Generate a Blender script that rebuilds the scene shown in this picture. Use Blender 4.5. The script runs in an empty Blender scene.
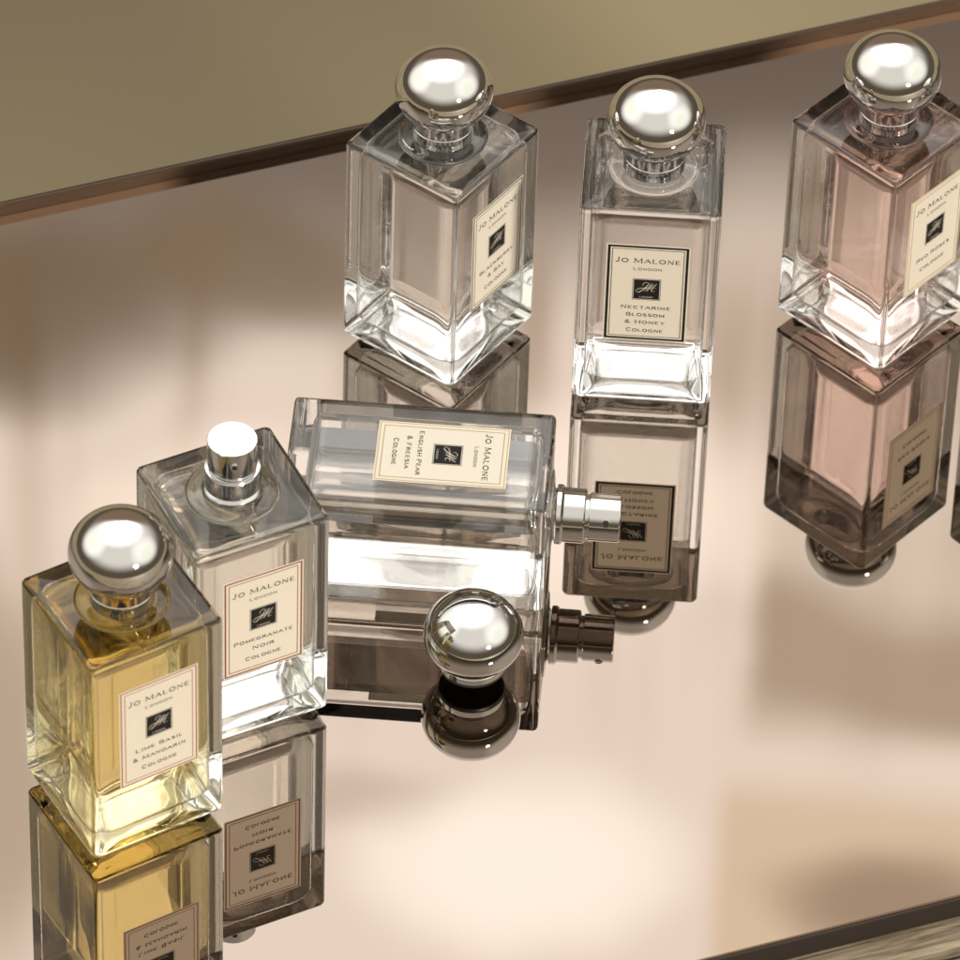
import bpy, bmesh, math
from mathutils import Vector, Matrix
S=0.01
scene=bpy.context.scene
col=scene.collection
scene.view_settings.view_transform='Standard'
scene.view_settings.look='None'
scene.view_settings.exposure=0

# ------------------------------------------------------------ materials
def new_mat(name):
    m=bpy.data.materials.new(name); m.use_nodes=True
    nt=m.node_tree; b=nt.nodes['Principled BSDF']
    return m,nt,b
def simple(name,colr,rough=.5,metal=0.,spec=.5):
    m,nt,b=new_mat(name)
    b.inputs['Base Color'].default_value=(*colr,1); b.inputs['Roughness'].default_value=rough
    b.inputs['Metallic'].default_value=metal; b.inputs['Specular IOR Level'].default_value=spec
    return m
def glass(name,colr,ior,rough=0.0):
    m=bpy.data.materials.new(name); m.use_nodes=True; nt=m.node_tree
    nt.nodes.remove(nt.nodes['Principled BSDF'])
    g=nt.nodes.new('ShaderNodeBsdfGlass'); g.inputs['Color'].default_value=(*colr,1)
    g.inputs['IOR'].default_value=ior; g.inputs['Roughness'].default_value=rough
    nt.links.new(g.outputs[0],nt.nodes['Material Output'].inputs[0])
    return m
def liquid_mat(name,colr,density):
    # liquid inside the glass: relative refraction + absorption
    m=bpy.data.materials.new(name); m.use_nodes=True; nt=m.node_tree
    nt.nodes.remove(nt.nodes['Principled BSDF'])
    g=nt.nodes.new('ShaderNodeBsdfGlass'); g.inputs['Color'].default_value=(1,1,1,1)
    g.inputs['IOR'].default_value=.90; g.inputs['Roughness'].default_value=0
    t=nt.nodes.new('ShaderNodeBsdfTransparent')
    ms=nt.nodes.new('ShaderNodeMixShader'); ms.inputs[0].default_value=.25
    nt.links.new(g.outputs[0],ms.inputs[1]); nt.links.new(t.outputs[0],ms.inputs[2])
    nt.links.new(ms.outputs[0],nt.nodes['Material Output'].inputs['Surface'])
    v=nt.nodes.new('ShaderNodeVolumeAbsorption'); v.inputs['Color'].default_value=(*colr,1); v.inputs['Density'].default_value=density
    nt.links.new(v.outputs[0],nt.nodes['Material Output'].inputs['Volume'])
    return m
M_glass=glass('clear_glass',(1,1,.997),1.46)
M_cover=bpy.data.materials.new('thin_clear_cover'); M_cover.use_nodes=True; nt=M_cover.node_tree
nt.nodes.remove(nt.nodes['Principled BSDF'])
tb=nt.nodes.new('ShaderNodeBsdfTransparent'); tb.inputs[0].default_value=(.995,.995,.99,1)
nt.links.new(tb.outputs[0],nt.nodes['Material Output'].inputs[0])
M_chrome,nt,b=new_mat('polished_silver')
b.inputs['Base Color'].default_value=(.87,.87,.87,1); b.inputs['Metallic'].default_value=1
n=nt.nodes.new('ShaderNodeTexNoise'); n.inputs['Scale'].default_value=180
mr=nt.nodes.new('ShaderNodeMapRange'); mr.inputs[3].default_value=.02; mr.inputs[4].default_value=.06
tc=nt.nodes.new('ShaderNodeTexCoord'); nt.links.new(tc.outputs['Object'],n.inputs['Vector'])
nt.links.new(n.outputs[0],mr.inputs[0]); nt.links.new(mr.outputs[0],b.inputs['Roughness'])
M_satin=simple('satin_silver',(.82,.82,.82),.10,1)
M_dark=simple('dark_hole',(.02,.02,.02),.4)
M_cream,nt,b=new_mat('cream_label_paper')
n=nt.nodes.new('ShaderNodeTexNoise'); n.inputs['Scale'].default_value=900; n.inputs['Detail'].default_value=4
tc=nt.nodes.new('ShaderNodeTexCoord'); nt.links.new(tc.outputs['Object'],n.inputs['Vector'])
cr=nt.nodes.new('ShaderNodeValToRGB'); cr.color_ramp.elements[0].color=(.79,.72,.61,1); cr.color_ramp.elements[1].color=(.86,.80,.70,1)
nt.links.new(n.outputs[0],cr.inputs[0]); nt.links.new(cr.outputs[0],b.inputs['Base Color']); b.inputs['Roughness'].default_value=.5
tl=nt.nodes.new('ShaderNodeBsdfTranslucent'); nt.links.new(cr.outputs[0],tl.inputs['Color'])
ms=nt.nodes.new('ShaderNodeMixShader'); ms.inputs[0].default_value=.22
nt.links.new(b.outputs[0],ms.inputs[1]); nt.links.new(tl.outputs[0],ms.inputs[2]); nt.links.new(ms.outputs[0],nt.nodes['Material Output'].inputs[0])
M_ink=simple('black_ink',(.012,.011,.01),.6,spec=.2)
M_gold=simple('gold_line',(.36,.25,.10),.4)
M_red=simple('oxblood_line',(.20,.035,.02),.45)
M_rust=simple('rust_line',(.33,.10,.045),.45)
M_grey=simple('grey_line',(.06,.055,.05),.45)
M_paleline=simple('pale_gold_line',(.50,.38,.18),.45)

# ------------------------------------------------------------ mesh helpers
def link(o,parent=None):
    col.objects.link(o)
    if parent: o.parent=parent
    return o
def sq_ring(half,rc,ns=12,na=6):
    pts=[]
    for q in range(4):
        c,s=math.cos(q*math.pi/2),math.sin(q*math.pi/2)
        loc=[]
        for i in range(ns): 
            t=(i+.5)/ns
            loc.append((-(half-rc)+2*(half-rc)*t,-half))
        for i in range(na+1):
            a=-math.pi/2+math.pi/2*i/na
            loc.append((half-rc+rc*math.cos(a),-half+rc+rc*math.sin(a)))
        for x,y in loc: pts.append((x*c-y*s,x*s+y*c))
    return pts
base_ring=sq_ring(2.3,.9)
def circ_ring(r):
    return [(r*math.cos(math.atan2(y,x)),r*math.sin(math.atan2(y,x))) for x,y in base_ring]
def loft(profile,close_first=True,close_last=True):
    bm=bmesh.new(); rings=[]
    for p in profile:
        if p[0]=='s': pts=sq_ring(p[1],p[2]); z=p[3]
        else: pts=circ_ring(p[1]); z=p[2]
        rings.append([bm.verts.new((x*S,y*S,z*S)) for x,y in pts])
    n=len(rings[0])
    for a,b_ in zip(rings,rings[1:]):
        for i in range(n):
            j=(i+1)%n
            bm.faces.new((a[i],a[j],b_[j],b_[i]))
    if close_first: bm.faces.new(list(reversed(rings[0])))
    if close_last: bm.faces.new(rings[-1])
    bmesh.ops.recalc_face_normals(bm,faces=bm.faces)
    return bm
def finish(bm,name,mats,smooth=True,angle=40):
    me=bpy.data.meshes.new(name); bm.to_mesh(me); bm.free()
    for m in mats: me.materials.append(m)
    if smooth:
        me.polygons.foreach_set('use_smooth',[True]*len(me.polygons))
        me.set_sharp_from_angle(angle=math.radians(angle))
    return me
def wn(o):
    m=o.modifiers.new('weighted','WEIGHTED_NORMAL'); m.keep_sharp=True; m.weight=80
def lathe(profile,N=72):
    bm=bmesh.new(); rings=[]
    for r,z in profile:
        if r<1e-6: rings.append([bm.verts.new((0,0,z*S))])
        else: rings.append([bm.verts.new((r*S*math.cos(2*math.pi*i/N),r*S*math.sin(2*math.pi*i/N),z*S)) for i in range(N)])
    for a,b_ in zip(rings,rings[1:]):
        for i in range(N):
            j=(i+1)%N
            if len(a)==1: bm.faces.new((a[0],b_[j],b_[i]))
            elif len(b_)==1: bm.faces.new((a[i],a[j],b_[0]))
            else: bm.faces.new((a[i],a[j],b_[j],b_[i]))
    bmesh.ops.recalc_face_normals(bm,faces=bm.faces)
    return bm

H=9.72
# ---- glass body: bevelled block with a concave underside and a ringed neck
outer=[('s',1.0,.6,.20),('s',1.5,.5,.17),('s',1.9,.35,.11),('s',2.2,.22,0.03),('s',2.32,.20,0.0),('s',2.53,.20,0.0),('s',2.61,.21,.04),('s',2.65,.24,.12),
       ('s',2.65,.24,H-.18),('s',2.62,.24,H-.08),('s',2.55,.23,H-.02),('s',2.45,.22,H),
       ('c',1.72,H),('c',1.66,H+.03),('c',1.60,H+.08),('c',1.35,H+.11),('c',1.05,H+.13),('c',.96,H+.18),('c',.93,H+.4),('c',.93,H+1.0)]
G=finish(loft(outer),'glass_body',[M_glass],angle=50)
bott=[]   # rounded chamber floor
for k in range(9):
    t=k/8*math.pi/2
    bott.append((2.25-.50*(1-math.cos(t)),.50+.25*(k/8),1.10-.36*math.sin(t)))
chamber=[('s',.6,.3,.85),('s',1.2,.6,.79)]+[('s',a,b_,c) for a,b_,c in reversed(bott)]
chamber+=[('s',2.25,.55,H-.9),('s',2.22,.62,H-.62),('s',2.11,.75,H-.44),('s',1.88,.9,H-.34),('c',1.5,H-.29),('c',.8,H-.27)]
def cut(bm,level,outer_side):
    r=bmesh.ops.bisect_plane(bm,geom=bm.verts[:]+bm.edges[:]+bm.faces[:],plane_co=(0,level*S,0),plane_no=(0,-1,0),clear_outer=outer_side,clear_inner=not outer_side)
    ed=[e for e in r['geom_cut'] if isinstance(e,bmesh.types.BMEdge)]
    bmesh.ops.contextual_create(bm,geom=ed)
    bmesh.ops.recalc_face_normals(bm,faces=bm.faces)
    return bm
LIE=-1.25
LIQ=finish(loft(chamber),'liquid',[],angle=50)
def lying_glass():
    bm=cut(loft(chamber),LIE-.02,False)
    bmesh.ops.reverse_faces(bm,faces=bm.faces)
    tmp=bpy.data.meshes.new('tmp'); bm.to_mesh(tmp); bm.free()
    bm=loft(outer); bm.from_mesh(tmp); bpy.data.meshes.remove(tmp)
    return finish(bm,'glass_body',[M_glass],angle=50)
def liquid_mesh(mat,lying=False):
    me=finish(cut(loft(chamber),LIE,True),'liquid',[],angle=50) if lying else LIQ.copy()
    me.materials.append(mat); return me
# ---- cap
KC=1.64
capp=[(0,0.05),(.98,0.05),(1.0,0),(1.14,0),(1.16,.02),(1.16,.44)]
for i in range(1,64):
    t=-math.pi/2+math.pi*i/64
    r=1.85*abs(math.cos(t))**.99; z=KC+1.48*math.sin(t)
    if t<0 and (r<1.18 or z<.46): continue
    if r<.05: continue
    capp.append((r,z))
capp.append((0,KC+1.481))
CAP=finish(lathe(capp,96),'cap',[M_chrome],angle=45)
# ---- plain metal neck ring under the cap
NECK=finish(lathe([(.95,.14),(1.14,.14),(1.16,.16),(1.16,.66),(1.14,.68),(.95,.68)],64),'neck_ring',[M_chrome],angle=35)
# ---- spray pump
pump=[(0,.2),(.95,.2),(1.08,.22),(1.12,.26),(1.12,.42),(1.07,.48),(1.02,.52),(1.02,1.27),(.98,1.32),(.82,1.34),(.82,1.44),(.88,1.46),(.90,1.49),(.90,2.58),(.885,2.61),(.87,2.62),(.5,2.62),(0,2.62)]
PUMP=finish(lathe(pump,72),'spray_pump',[M_satin],angle=25)
def orifice_mesh():
    bm=lathe([(0,.03),(.085,.03),(.10,.07),(.15,.07),(.16,.0)],24)
    me=finish(bm,'spray_orifice',[M_satin,M_dark],angle=40)
    for p in me.polygons:
        if p.center.xy.length<.095*S: p.material_index=1
    return me
ORI=orifice_mesh()

# ---- label
LW,LH=3.14,4.88
def add_quad(bm,x0,y0,x1,y1,z,mi):
    f=bm.faces.new([bm.verts.new((x*S,y*S,z*S)) for x,y in((x0,y0),(x1,y0),(x1,y1),(x0,y1))]); f.material_index=mi
def add_frame(bm,hx,hy,t,z,mi,ex=0,ey=0):
    O=[bm.verts.new(((ex+a*hx)*S,(ey+b_*hy)*S,z*S)) for a,b_ in((-1,-1),(1,-1),(1,1),(-1,1))]
    I=[bm.verts.new(((ex+a*(hx-t))*S,(ey+b_*(hy-t))*S,z*S)) for a,b_ in((-1,-1),(1,-1),(1,1),(-1,1))]
    for k in range(4):
        j=(k+1)%4; f=bm.faces.new((O[k],O[j],I[j],I[k])); f.material_index=mi
def stroke(bm,pts,w0,z,mi,taper=True):
    L=[]
    for k,(x,y) in enumerate(pts):
        a=pts[max(k-1,0)]; b_=pts[min(k+1,len(pts)-1)]
        dx,dy=b_[0]-a[0],b_[1]-a[1]; l=math.hypot(dx,dy) or 1
        ww=w0*((.35+.65*math.sin(math.pi*(k+.5)/len(pts))) if taper else 1)
        nx,ny=-dy/l*ww,dx/l*ww
        L.append((bm.verts.new(((x+nx)*S,(y+ny)*S,z*S)),bm.verts.new(((x-nx)*S,(y-ny)*S,z*S))))
    for a,b_ in zip(L,L[1:]):
        f=bm.faces.new((a[1],b_[1],b_[0],a[0])); f.material_index=mi
def bez(p0,p1,p2,p3,n=14):
    return [tuple((1-t)**3*a+3*(1-t)**2*t*b_+3*(1-t)*t*t*c+t**3*d for a,b_,c,d in zip(p0,p1,p2,p3)) for t in [i/n for i in range(n+1)]]
def arc(cx,cy,rx,ry,a0,a1,n=14):
    return [(cx+rx*math.cos(math.radians(a0+(a1-a0)*i/n)),cy+ry*math.sin(math.radians(a0+(a1-a0)*i/n))) for i in range(n+1)]
L_={}
def de(ch,w,th,tn=(),se=()): L_[ch]=(w,th,tn,se)
de('A',1.15,[[(.575,1),(1.1,0)]],[[(.575,1),(.05,0)],[(.25,.33),(.9,.33)]],[(.05,0),(1.1,0)])
de('B',.95,[[(.14,0),(.14,1)],arc(.5,.26,.38,.26,-90,90),arc(.48,.76,.32,.24,-90,90)],[[(.14,1),(.5,1)],[(.14,.52),(.5,.52)],[(.14,0),(.52,0)]],[])
de('C',1.1,[arc(.58,.5,.5,.5,45,315,22)],[],[])
de('D',1.1,[[(.14,0),(.14,1)],arc(.5,.5,.54,.5,-90,90,18)],[[(.14,1),(.5,1)],[(.14,0),(.5,0)]],[])
de('E',.95,[[(.14,0),(.14,1)]],[[(.14,1),(.85,1)],[(.14,.52),(.72,.52)],[(.14,0),(.88,0)]],[])
de('F',.85,[[(.14,0),(.14,1)]],[[(.14,1),(.8,1)],[(.14,.5),(.66,.5)]],[(.14,0)])
de('G',1.15,[arc(.58,.5,.5,.5,45,330,22),[(1.02,0.05),(1.02,.45)]],[[(.72,.45),(1.1,.45)]],[])
de('H',1.1,[[(.14,0),(.14,1)],[(.96,0),(.96,1)]],[[(.14,.52),(.96,.52)]],[(.14,0),(.14,1),(.96,0),(.96,1)])
de('I',.32,[[(.16,0),(.16,1)]],[],[(.16,0),(.16,1)])
de('J',.7,[[(.52,1),(.52,.28)],arc(.29,.28,.23,.28,0,-150)],[],[(.52,1)])
de('K',1.05,[[(.14,0),(.14,1)],[(.38,.52),(1.0,0)]],[[(.14,.38),(.9,1)]],[(.14,0),(.14,1),(.98,0)])
de('L',.9,[[(.14,0),(.14,1)]],[[(.14,0),(.85,0)]],[(.14,1)])
de('M',1.3,[[(.14,1),(.65,.08)],[(1.16,0),(1.16,1)]],[[(.14,0),(.14,1)],[(.65,.08),(1.16,1)]],[(.14,0),(1.16,0)])
de('N',1.12,[[(.14,1),(.98,0)]],[[(.14,0),(.14,1)],[(.98,0),(.98,1)]],[(.14,0),(.98,1)])
de('O',1.2,[arc(.6,.5,.52,.5,0,360,28)],[],[])
de('P',.95,[[(.14,0),(.14,1)],arc(.5,.74,.36,.26,-90,90)],[[(.14,1),(.5,1)],[(.14,.48),(.5,.48)]],[(.14,0)])
de('R',1.05,[[(.14,0),(.14,1)],arc(.5,.75,.36,.25,-90,90),[(.48,.5),(1.0,0)]],[[(.14,1),(.5,1)],[(.14,.5),(.5,.5)]],[(.14,0)])
de('S',.9,[arc(.44,.74,.33,.25,40,230)+arc(.46,.26,.36,.27,60,-145)],[],[])
de('T',1.0,[[(.5,0),(.5,1)]],[[(.05,1),(.95,1)]],[(.5,0)])
de('Y',1.05,[[(.52,0),(.52,.45)],[(.52,.45),(.05,1)]],[[(.52,.45),(1.0,1)]],[(.52,0)])
de('&',1.05,[arc(.42,.77,.22,.22,-60,240)+[(.5,.42),(.98,0)],arc(.42,.28,.32,.29,130,350)],[],[])
def text_into(bm,txt,cx,cy,width,height,z,mi,bold=1.):
    adv=[];x=0
    for k,ch in enumerate(txt):
        if ch==' ': x+=.55; continue
        sc=1. if (ch.isupper() or ch=='&') else .82
        adv.append((ch.upper(),x,sc)); x+=L_[ch.upper()][0]*sc+.22
    W=x-.22; fx=width/W; fy=height; x0=cx-width/2; y0=cy-height/2
    tt=.062*height*bold; tn_=.038*height*bold; dz=0
    for ch,ox,sc in adv:
        w,th,tn,se=L_[ch]
        f=lambda p:(x0+(ox+p[0]*sc)*fx,y0+p[1]*sc*fy)
        for s_ in th:
            stroke(bm,[f(p) for p in s_],tt,z+dz,mi,False); dz=(dz+.0005)%.002
        for s_ in tn:
            stroke(bm,[f(p) for p in s_],tn_,z+dz,mi,False); dz=(dz+.0005)%.002
        for p in se:
            a,b_=f(p); dx=.13*fx*sc
            stroke(bm,[(a-dx,b_),(a+dx,b_)],tn_,z+.0025,mi,False)
def label_mesh(lines,outer_m,inner_m,thick=.05):
    bm=bmesh.new()
    hx,hy=LW/2,LH/2
    add_quad(bm,-hx,-hy,hx,hy,0,0)
    z1,z2=.006,.010
    add_frame(bm,hx-.05,hy-.05,thick,z1,1)
    add_frame(bm,hx-.21,hy-.21,.03,z1,2)
    text_into(bm,'Jo Malone',0,1.66,2.46,.225,z1,3,1.3)
    text_into(bm,'London',0,1.24,1.08,.13,z1,3,1.4)
    ex,ey=0,.20
    add_frame(bm,.53,.54,.02,z1,3,ex,ey)
    add_quad(bm,ex-.485,ey-.495,ex+.485,ey+.495,z1,3)
    T=lambda pts:[(ex+a*.86+b_*.35,ey+b_*.80+.05) for a,b_ in pts]
    wf=.0085
    S_=[((-.22,.16),(-.36,.34),(-.20,.46),(-.04,.34),1),((-.04,.34),(-.08,.12),(-.12,-.30),(-.34,-.24),1.5),
        ((-.34,-.24),(-.50,-.14),(-.34,.04),(.0,.00),.8),((-.24,-.30),(-.1,-.1),(.0,.2),(.06,.38),.8),
        ((-.06,-.20),(.0,.0),(.06,.14),(.14,.34),1),((.14,.34),(.12,.1),(.06,.0),(.07,-.18),1.3),
        ((.07,-.18),(.14,.05),(.20,.18),(.30,.34),.8),((.30,.34),(.24,.05),(.16,-.26),(.42,-.12),1.3),
        ((-.44,-.02),(-.2,.1),(.2,-.02),(.40,.08),.7)]
    for k,(p0,p1,p2,p3,ww) in enumerate(S_):
        stroke(bm,T(bez(p0,p1,p2,p3)),wf*ww,z2+.001*k,0)
    text_into(bm,'London',0,ey-.38,.5,.07,z2,0,1.2)
    n=len(lines)
    ys=[-.72,-1.10,-1.48,-1.90] if n==4 else [-.82,-1.25,-1.74]
    if n==2: ys=[-.95,-1.5]
    for (t,w_),y in zip(lines,ys): text_into(bm,t,0,y,w_*1.08,.16,z1,3,1.6)
    return finish(bm,'label',[M_cream,outer_m,inner_m,M_ink],smooth=False)

def empty(name,loc,rotm):
    e=bpy.data.objects.new(name,None); e.empty_display_size=.02
    e.matrix_world=Matrix.Translation(Vector(loc)*S)@rotm.to_4x4(); col.objects.link(e); return e
def bottle(loc,rotm,liq,lines,om,im,top,label,thick=.05,lying=False):
    e=empty('perfume_bottle',loc,rotm)
    e['label']=label; e['category']='perfume bottle'; e['group']='glass cologne bottles on the mirror tray'
    g=link(bpy.data.objects.new('glass_body',lying_glass() if lying else G),e); wn(g)
    l=link(bpy.data.objects.new('liquid',liquid_mesh(liq,lying)),e); wn(l)
    lb=link(bpy.data.objects.new('label',label_mesh(lines,om,im,thick)),e)
    lb.matrix_local=Matrix.Translation(Vector((0,-2.660,H-4.05))*S)@Matrix.Rotation(math.pi/2,4,'X')
    if top=='cap':
        c=link(bpy.data.objects.new('cap',CAP),e); c.location=(0,0,(H+.69)*S)
        c=link(bpy.data.objects.new('neck_ring',NECK),e); c.location=(0,0,H*S)
    else:
        c=link(bpy.data.objects.new('spray_pump',PUMP),e); c.location=(0,0,H*S)
        c.rotation_euler=(0,0,math.radians(top))
        o=link(bpy.data.objects.new('spray_orifice',ORI),c)
        o.matrix_local=Matrix.Translation(Vector((0,-.885,2.1))*S)@Matrix.Rotation(math.pi/2,4,'X')
    return e
L_clear=liquid_mat('pale_cologne',(.985,.98,.96),14)
L_clear2=liquid_mat('pale_straw_cologne',(.98,.97,.90),15)
L_pear=liquid_mat('pear_cologne',(.99,.975,.93),15)
L_pink=liquid_mat('rose_pink_cologne',(.995,.81,.75),18)
L_gold=liquid_mat('golden_cologne',(.995,.845,.20),23)
R=lambda a:Matrix.Rotation(math.radians(a),3,'Z')
Z0=.015
bottle((-1.84,8.50,Z0),R(54.5),L_clear,[('Blackberry',1.95),('& Bay',.95),('Cologne',1.3)],M_ink,M_grey,'cap',
  'clear glass cologne bottle with silver cap and cream blackberry label',.05)
bottle((6.11,7.18,Z0),R(-2.2),L_clear,[('Nectarine',1.75),('Blossom',1.35),('& Honey',1.4),('Cologne',1.3)],M_ink,M_grey,'cap',
  'clear glass cologne bottle, black-framed nectarine label facing squarely',.10)
bottle((14.95,10.25,Z0),R(48.1),L_pink,[('Red Roses',1.75),('Cologne',1.3)],M_paleline,M_gold,'cap',
  'pink cologne bottle with silver knob cap and red roses label',.04)
bottle((22.35,8.6,Z0),R(44),L_clear,[('Cologne',1.3)],M_grey,M_gold,'cap',
  'clear glass cologne bottle with silver cap beside the pink bottle',.04)
bottle((-8.79,-10.92,Z0),R(27.3),L_clear2,[('Pomegranate',2.15),('Noir',.8),('Cologne',1.3)],M_red,M_red,-20,
  'pale cologne bottle without cap, silver spray pump showing',.06)
bottle((-12.40,-16.43,Z0),R(31.9),L_gold,[('Lime Basil',1.75),('& Mandarin',1.95),('Cologne',1.3)],M_rust,M_rust,'cap',
  'golden yellow cologne bottle with silver cap, lime basil label',.05)
d=Vector((math.cos(math.radians(-3)),math.sin(math.radians(-3)),0)); yl=Vector((0,0,-1)); xl=yl.cross(d)
rm=Matrix((xl,yl,d)).transposed()
bottle((-7.08,-3.85,2.65+Z0),rm,L_pear,[('English Pear',2.15),('& Freesia',1.6),('Cologne',1.3)],M_paleline,M_gold,60,
  'clear glass cologne bottle lying on its side, cap removed',.04,lying=True)
# loose cap
e=empty('bottle_cap',(-.05,-9.68,Z0),R(0)); e['label']='loose round silver bottle cap standing on the mirror'; e['category']='bottle cap'
c=link(bpy.data.objects.new('knob',finish(lathe([(0,.47)]+[p for p in capp if p[1]>.445],96),'knob',[M_chrome],angle=45)),e)
c=link(bpy.data.objects.new('collar',finish(lathe([(0,.16),(1.23,.16),(1.25,.18),(1.25,.43),(1.23,.45),(0,.45)],72),'collar',[M_chrome],angle=40)),e)
c=link(bpy.data.objects.new('liner',finish(lathe([(0,.05),(1.05,.05),(1.07,0),(1.2,0),(1.22,.03),(1.22,.15),(0,.15)],72),'liner',[M_dark],angle=40)),e)

# ------------------------------------------------------------ tray and table
TA=math.radians(20.7)
TR=Matrix.Rotation(TA,3,'Z')
vfar,vnear=20.50,-25.35
def slab(name,u0,u1,v0,v1,z0,z1,mat,bev,segs=2,parent=None):
    bm=bmesh.new(); bmesh.ops.create_cube(bm,size=1)
    for v in bm.verts:
        v.co=Vector(((u0 if v.co.x<0 else u1)*S,(v0 if v.co.y<0 else v1)*S,(z0 if v.co.z<0 else z1)*S))
    bmesh.ops.bevel(bm,geom=bm.edges[:],offset=bev*S,segments=segs,affect='EDGES')
    me=finish(bm,name,[mat],angle=20)
    o=link(bpy.data.objects.new(name,me),parent); return o
M_mirror,nt,b=new_mat('bronze_mirror')
b.inputs['Base Color'].default_value=(.302,.248,.210,1); b.inputs['Metallic'].default_value=1
b.inputs['Roughness'].default_value=.0
M_rim=simple('bronze_rim',(.12,.085,.062),.4,1)
M_rimd=simple('dark_rim',(.02,.014,.011),.5)
tray=empty('mirror_tray',(0,0,-.8),TR); tray['label']='large bronze tinted mirror tray with thin dark bronze rim'; tray['category']='mirror tray'
slab('mirror',-70,70,vnear+.28,vfar-.28,0,.26,M_mirror,.02,1,tray)
bm=bmesh.new()
bm.faces.new([bm.verts.new((u*S,v*S,.8*S)) for u,v in((-70,vnear+.275),(70,vnear+.275),(70,vfar-.275),(-70,vfar-.275))])
link(bpy.data.objects.new('cover_glass',finish(bm,'cover_glass',[M_cover],False)),tray)
slab('rim',-70,70,vfar-.27,vfar-.09,-.12,.81,M_rim,.05,2,tray)
slab('rim',-70,70,vnear+.09,vnear+.27,-.12,.81,M_rim,.05,2,tray)
for v0,v1 in((vfar-.085,vfar),(vnear,vnear+.085)):
    slab('edge_strip',-70,70,v0,v1,-.12,.79,M_rimd,.03,2,tray)
slab('backing',-69.8,69.8,vnear+.65,vfar-.65,-.14,-.02,M_rimd,.03,1,tray)
# wooden table
M_wood,nt,b=new_mat('weathered_wood')
tc=nt.nodes.new('ShaderNodeTexCoord'); mp=nt.nodes.new('ShaderNodeMapping'); mp.inputs['Scale'].default_value=(16,240,120)
nt.links.new(tc.outputs['Object'],mp.inputs[0])
n=nt.nodes.new('ShaderNodeTexNoise'); n.inputs['Scale'].default_value=1.3; n.inputs['Detail'].default_value=10; n.inputs['Roughness'].default_value=.65; n.inputs['Distortion'].default_value=.4
nt.links.new(mp.outputs[0],n.inputs['Vector'])
cr=nt.nodes.new('ShaderNodeValToRGB'); cr.color_ramp.elements[0].position=.36; cr.color_ramp.elements[0].color=(.055,.037,.021,1); cr.color_ramp.elements[1].position=.62; cr.color_ramp.elements[1].color=(.35,.28,.19,1)
nt.links.new(n.outputs[0],cr.inputs[0]); nt.links.new(cr.outputs[0],b.inputs['Base Color']); b.inputs['Roughness'].default_value=.8
bp=nt.nodes.new('ShaderNodeBump'); bp.inputs['Strength'].default_value=.6; bp.inputs['Distance'].default_value=.001
nt.links.new(n.outputs[0],bp.inputs['Height']); nt.links.new(bp.outputs[0],b.inputs['Normal'])
table=empty('wooden_table',(0,0,-.96),TR); table['label']='weathered grey-brown wooden table under the mirror tray'; table['category']='table'
slab('board',-75,75,vnear-1.6,vfar-.8,-2.6,0,M_wood,.12,2,table)
slab('plank',-75,75,vnear-12,vnear-1.7,-2.6,0,M_wood,.12,2,table)
for u in(-68,68):
    for v in(vnear-8,vfar-6):
        slab('leg',u-3,u+3,v-3,v+3,-74.0,-2.61,M_wood,.2,2,table)
# ground
M_ground,nt,b=new_mat('olive_ground')
tc=nt.nodes.new('ShaderNodeTexCoord'); n=nt.nodes.new('ShaderNodeTexNoise'); n.inputs['Scale'].default_value=1.3; n.inputs['Detail'].default_value=1
nt.links.new(tc.outputs['Object'],n.inputs['Vector'])
cr=nt.nodes.new('ShaderNodeValToRGB'); cr.color_ramp.elements[0].position=.3; cr.color_ramp.elements[0].color=(.13,.10,.055,1); cr.color_ramp.elements[1].position=.7; cr.color_ramp.elements[1].color=(.26,.21,.12,1)
nt.links.new(n.outputs[0],cr.inputs[0]); nt.links.new(cr.outputs[0],b.inputs['Base Color']); b.inputs['Roughness'].default_value=.8
bm=bmesh.new(); bmesh.ops.create_grid(bm,x_segments=4,y_segments=4,size=30)
o=link(bpy.data.objects.new('ground',finish(bm,'ground',[M_ground],False))); o.location=(0,0,-.75); o['kind']='structure'

# ------------------------------------------------------------ world
W=bpy.data.worlds.new('World'); scene.world=W; W.use_nodes=True; nt=W.node_tree
bg=nt.nodes['Background']
def mth(op,*a,clamp=False):
    n=nt.nodes.new('ShaderNodeMath'); n.operation=op; n.use_clamp=clamp
    for i,v in enumerate(a):
        if isinstance(v,(int,float)): n.inputs[i].default_value=v
        else: nt.links.new(v,n.inputs[i])
    return n.outputs[0]
tc=nt.nodes.new('ShaderNodeTexCoord'); sp=nt.nodes.new('ShaderNodeSeparateXYZ'); nt.links.new(tc.outputs['Generated'],sp.inputs[0])
az=mth('MULTIPLY',mth('ARCTAN2',sp.outputs[0],sp.outputs[1]),57.2958)
el=mth('MULTIPLY',mth('ARCSINE',sp.outputs[2]),57.2958)
ns=nt.nodes.new('ShaderNodeTexNoise'); ns.inputs['Scale'].default_value=22; ns.inputs['Detail'].default_value=3
nt.links.new(tc.outputs['Generated'],ns.inputs['Vector'])
wob=mth('SUBTRACT',ns.outputs[0],.5)
ns2=nt.nodes.new('ShaderNodeTexNoise'); ns2.inputs['Scale'].default_value=17; ns2.inputs['Detail'].default_value=2
nt.links.new(tc.outputs['Generated'],ns2.inputs['Vector'])
wob2=mth('SUBTRACT',ns2.outputs[0],.5)
azw=mth('ADD',az,mth('MULTIPLY',wob,2.2)); elw=mth('ADD',el,mth('MULTIPLY',wob2,1.8))
def sstep(x,a,b_):
    n=nt.nodes.new('ShaderNodeMapRange'); n.interpolation_type='SMOOTHSTEP'
    nt.links.new(x,n.inputs[0]); n.inputs[1].default_value=a; n.inputs[2].default_value=b_
    return n.outputs[0]
def band(x,a,b_,s):
    return mth('MULTIPLY',sstep(x,a-s,a+s),mth('SUBTRACT',1,sstep(x,b_-s,b_+s)))
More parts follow.
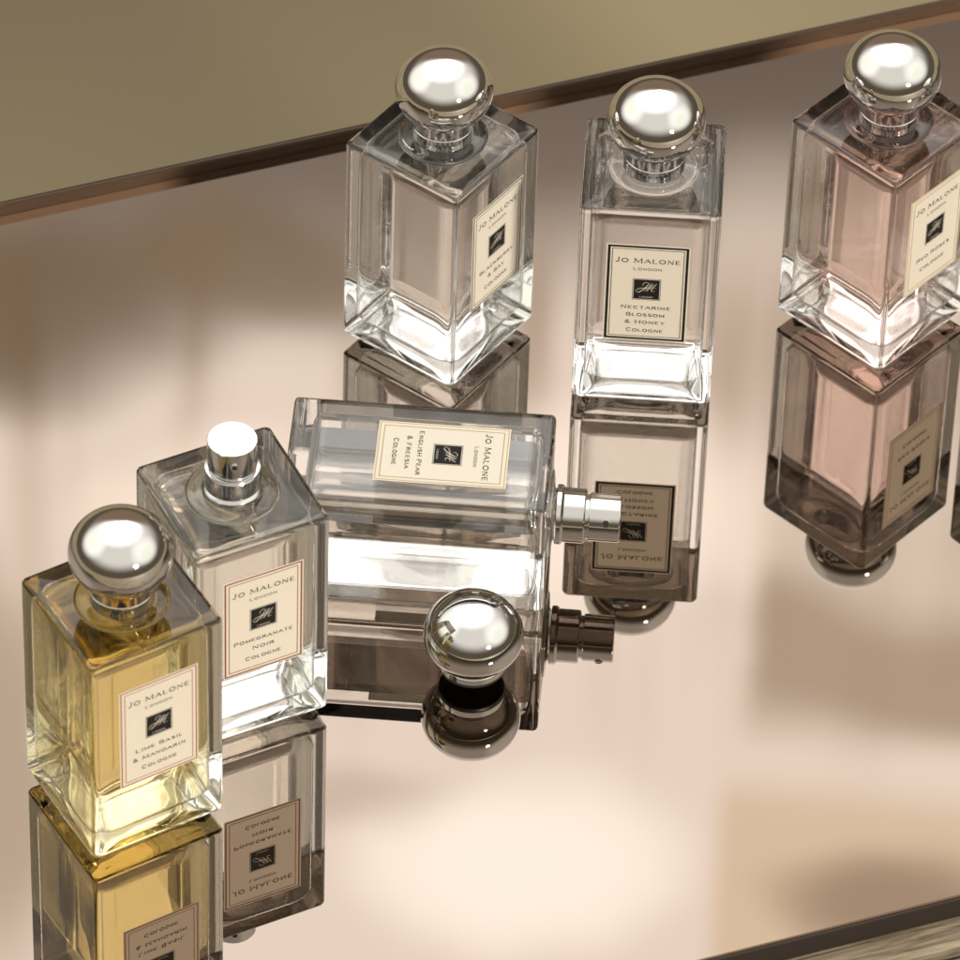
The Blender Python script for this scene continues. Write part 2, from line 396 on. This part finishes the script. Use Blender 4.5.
def box(a0,a1,e0,e1,sa,se,x=None,y=None):
    return mth('MULTIPLY',band(x or az,a0,a1,sa),band(y or el,e0,e1,se))
def ell(ca,ce,ra,re,lo=.05,hi=1.8,x=None,y=None):
    dx=mth('DIVIDE',mth('SUBTRACT',x or azw,ca),ra); dy=mth('DIVIDE',mth('SUBTRACT',y or elw,ce),re)
    d=mth('ADD',mth('MULTIPLY',dx,dx),mth('MULTIPLY',dy,dy))
    return mth('SUBTRACT',1,sstep(d,lo,hi))
cur=None
def mix(mask,colr,strength=1.):
    global cur
    n=nt.nodes.new('ShaderNodeMix'); n.data_type='RGBA'
    if strength!=1.: mask=mth('MULTIPLY',mask,strength)
    nt.links.new(mask,n.inputs[0])
    if isinstance(cur,tuple): n.inputs[6].default_value=(*cur,1)
    else: nt.links.new(cur,n.inputs[6])
    n.inputs[7].default_value=(*colr,1)
    cur=n.outputs[2]
K=.80
def k(c): return tuple(v*K for v in c)
cur=(.10,.078,.052)
cx=nt.nodes.new('ShaderNodeCombineXYZ'); nt.links.new(mth('MULTIPLY',az,1.6),cx.inputs[0]); nt.links.new(mth('MULTIPLY',el,.13),cx.inputs[1])
sn=nt.nodes.new('ShaderNodeTexNoise'); sn.inputs['Scale'].default_value=1; sn.inputs['Detail'].default_value=4; nt.links.new(cx.outputs[0],sn.inputs['Vector'])
vd=nt.nodes.new('ShaderNodeVectorMath'); vd.operation='DOT_PRODUCT'
nt.links.new(tc.outputs['Generated'],vd.inputs[0]); vd.inputs[1].default_value=(-.05,.42,.91)
mix(sstep(el,12,44),(.80,.745,.66))
mix(sstep(vd.outputs['Value'],.76,1.0),(1.9,1.87,1.82))
mix(ell(-78,44,44,28,.0,1.4,az,el),(1.3,1.25,1.14))
mix(ell(-74,38,22,12,.0,1.5,az,el),(.9,1.05,.6),.4)
mix(ell(100,44,44,28,.0,1.4,az,el),(1.2,1.15,1.04))
mix(ell(101,38,22,12,.0,1.5,az,el),(.8,.95,.55),.35)
mix(box(-200,200,-100,-8,5,8),(.16,.13,.09))                 # below the horizon
eb=mth('ADD',elw,mth('MULTIPLY',az,.11))
mix(mth('MULTIPLY',mth('SUBTRACT',1,sstep(el,42,44)),ell(-1,26,36,20,.3,1.2,az,el)),(.22,.15,.095))
mix(mth('MULTIPLY',sstep(eb,42.0,43.5),ell(-1,48,33,24,.35,1.3,az,el)),k((3.35,3.27,3.15)))
mix(mth('MULTIPLY',sstep(sn.outputs[0],.47,.64),box(-30,26,42.6,46.5,4,.8)),k((2.15,1.92,1.66)),.42)
mix(mth('MULTIPLY',sstep(sn.outputs[0],.46,.70),box(-30,26,42.6,44.0,4,.6)),k((1.3,1.08,.85)),.6)
mix(ell(-5.6,43.0,2.6,.85),k((.70,.54,.38)),.9)
mix(ell(-2.6,42.6,1.6,.5),k((.85,.67,.48)),.8)
mix(ell(-6.0,46.7,.8,1.8),k((1.7,1.5,1.22)),.8)
mix(ell(-1.0,47.1,1.9,.28),k((2.0,1.82,1.6)),.55)
mix(box(3.3,9,45.3,46.5,.22,.28,azw,elw),k((1.6,1.35,1.06)),.88)
mix(ell(4.6,44.9,1.6,.6),k((2.3,2.1,1.85)),.5)
mix(box(3.05,9,46.95,50,.09,.22,az,el),k((2.8,2.4,1.85)),.82)
mix(ell(5.0,48.0,1.5,.45),k((1.35,1.1,.85)),.88)
mix(ell(.7,47.7,1.7,.8),k((4.5,4.5,4.5)),.95)
mix(ell(1.5,44.9,1.7,.9),k((4.3,4.25,4.15)),.9)
mix(ell(-2.9,44.9,1.4,.7),k((4.2,4.15,4.0)),.8)
nt.links.new(cur,bg.inputs['Color']); bg.inputs['Strength'].default_value=1
W.cycles.sampling_method='MANUAL'; W.cycles.sample_map_resolution=2048

# sun
sd=bpy.data.lights.new('Sun','SUN'); sd.energy=3.3; sd.angle=math.radians(7); sd.color=(1,.92,.79)
so=link(bpy.data.objects.new('Sun',sd)); so.rotation_euler=Vector((.55,-.70,.45)).to_track_quat('Z','Y').to_euler()

# camera
th=math.radians(44.54); ro=math.radians(1.95); D=2.608
cd=bpy.data.cameras.new('Camera'); cd.lens=6919/960*36; cd.sensor_width=36; cd.clip_end=200; cd.clip_start=.05
cam=link(bpy.data.objects.new('Camera',cd))
C=Vector((0,-D*math.cos(th),D*math.sin(th))); fw=Vector((0,math.cos(th),-math.sin(th))); r=Vector((1,0,0)); u=r.cross(fw)
r2=r*math.cos(ro)+u*math.sin(ro); u2=u*math.cos(ro)-r*math.sin(ro)
m=Matrix((r2,u2,-fw)).transposed().to_4x4(); m.translation=C; cam.matrix_world=m
cd.dof.use_dof=True; cd.dof.focus_distance=2.56; cd.dof.aperture_fstop=22
scene.camera=cam
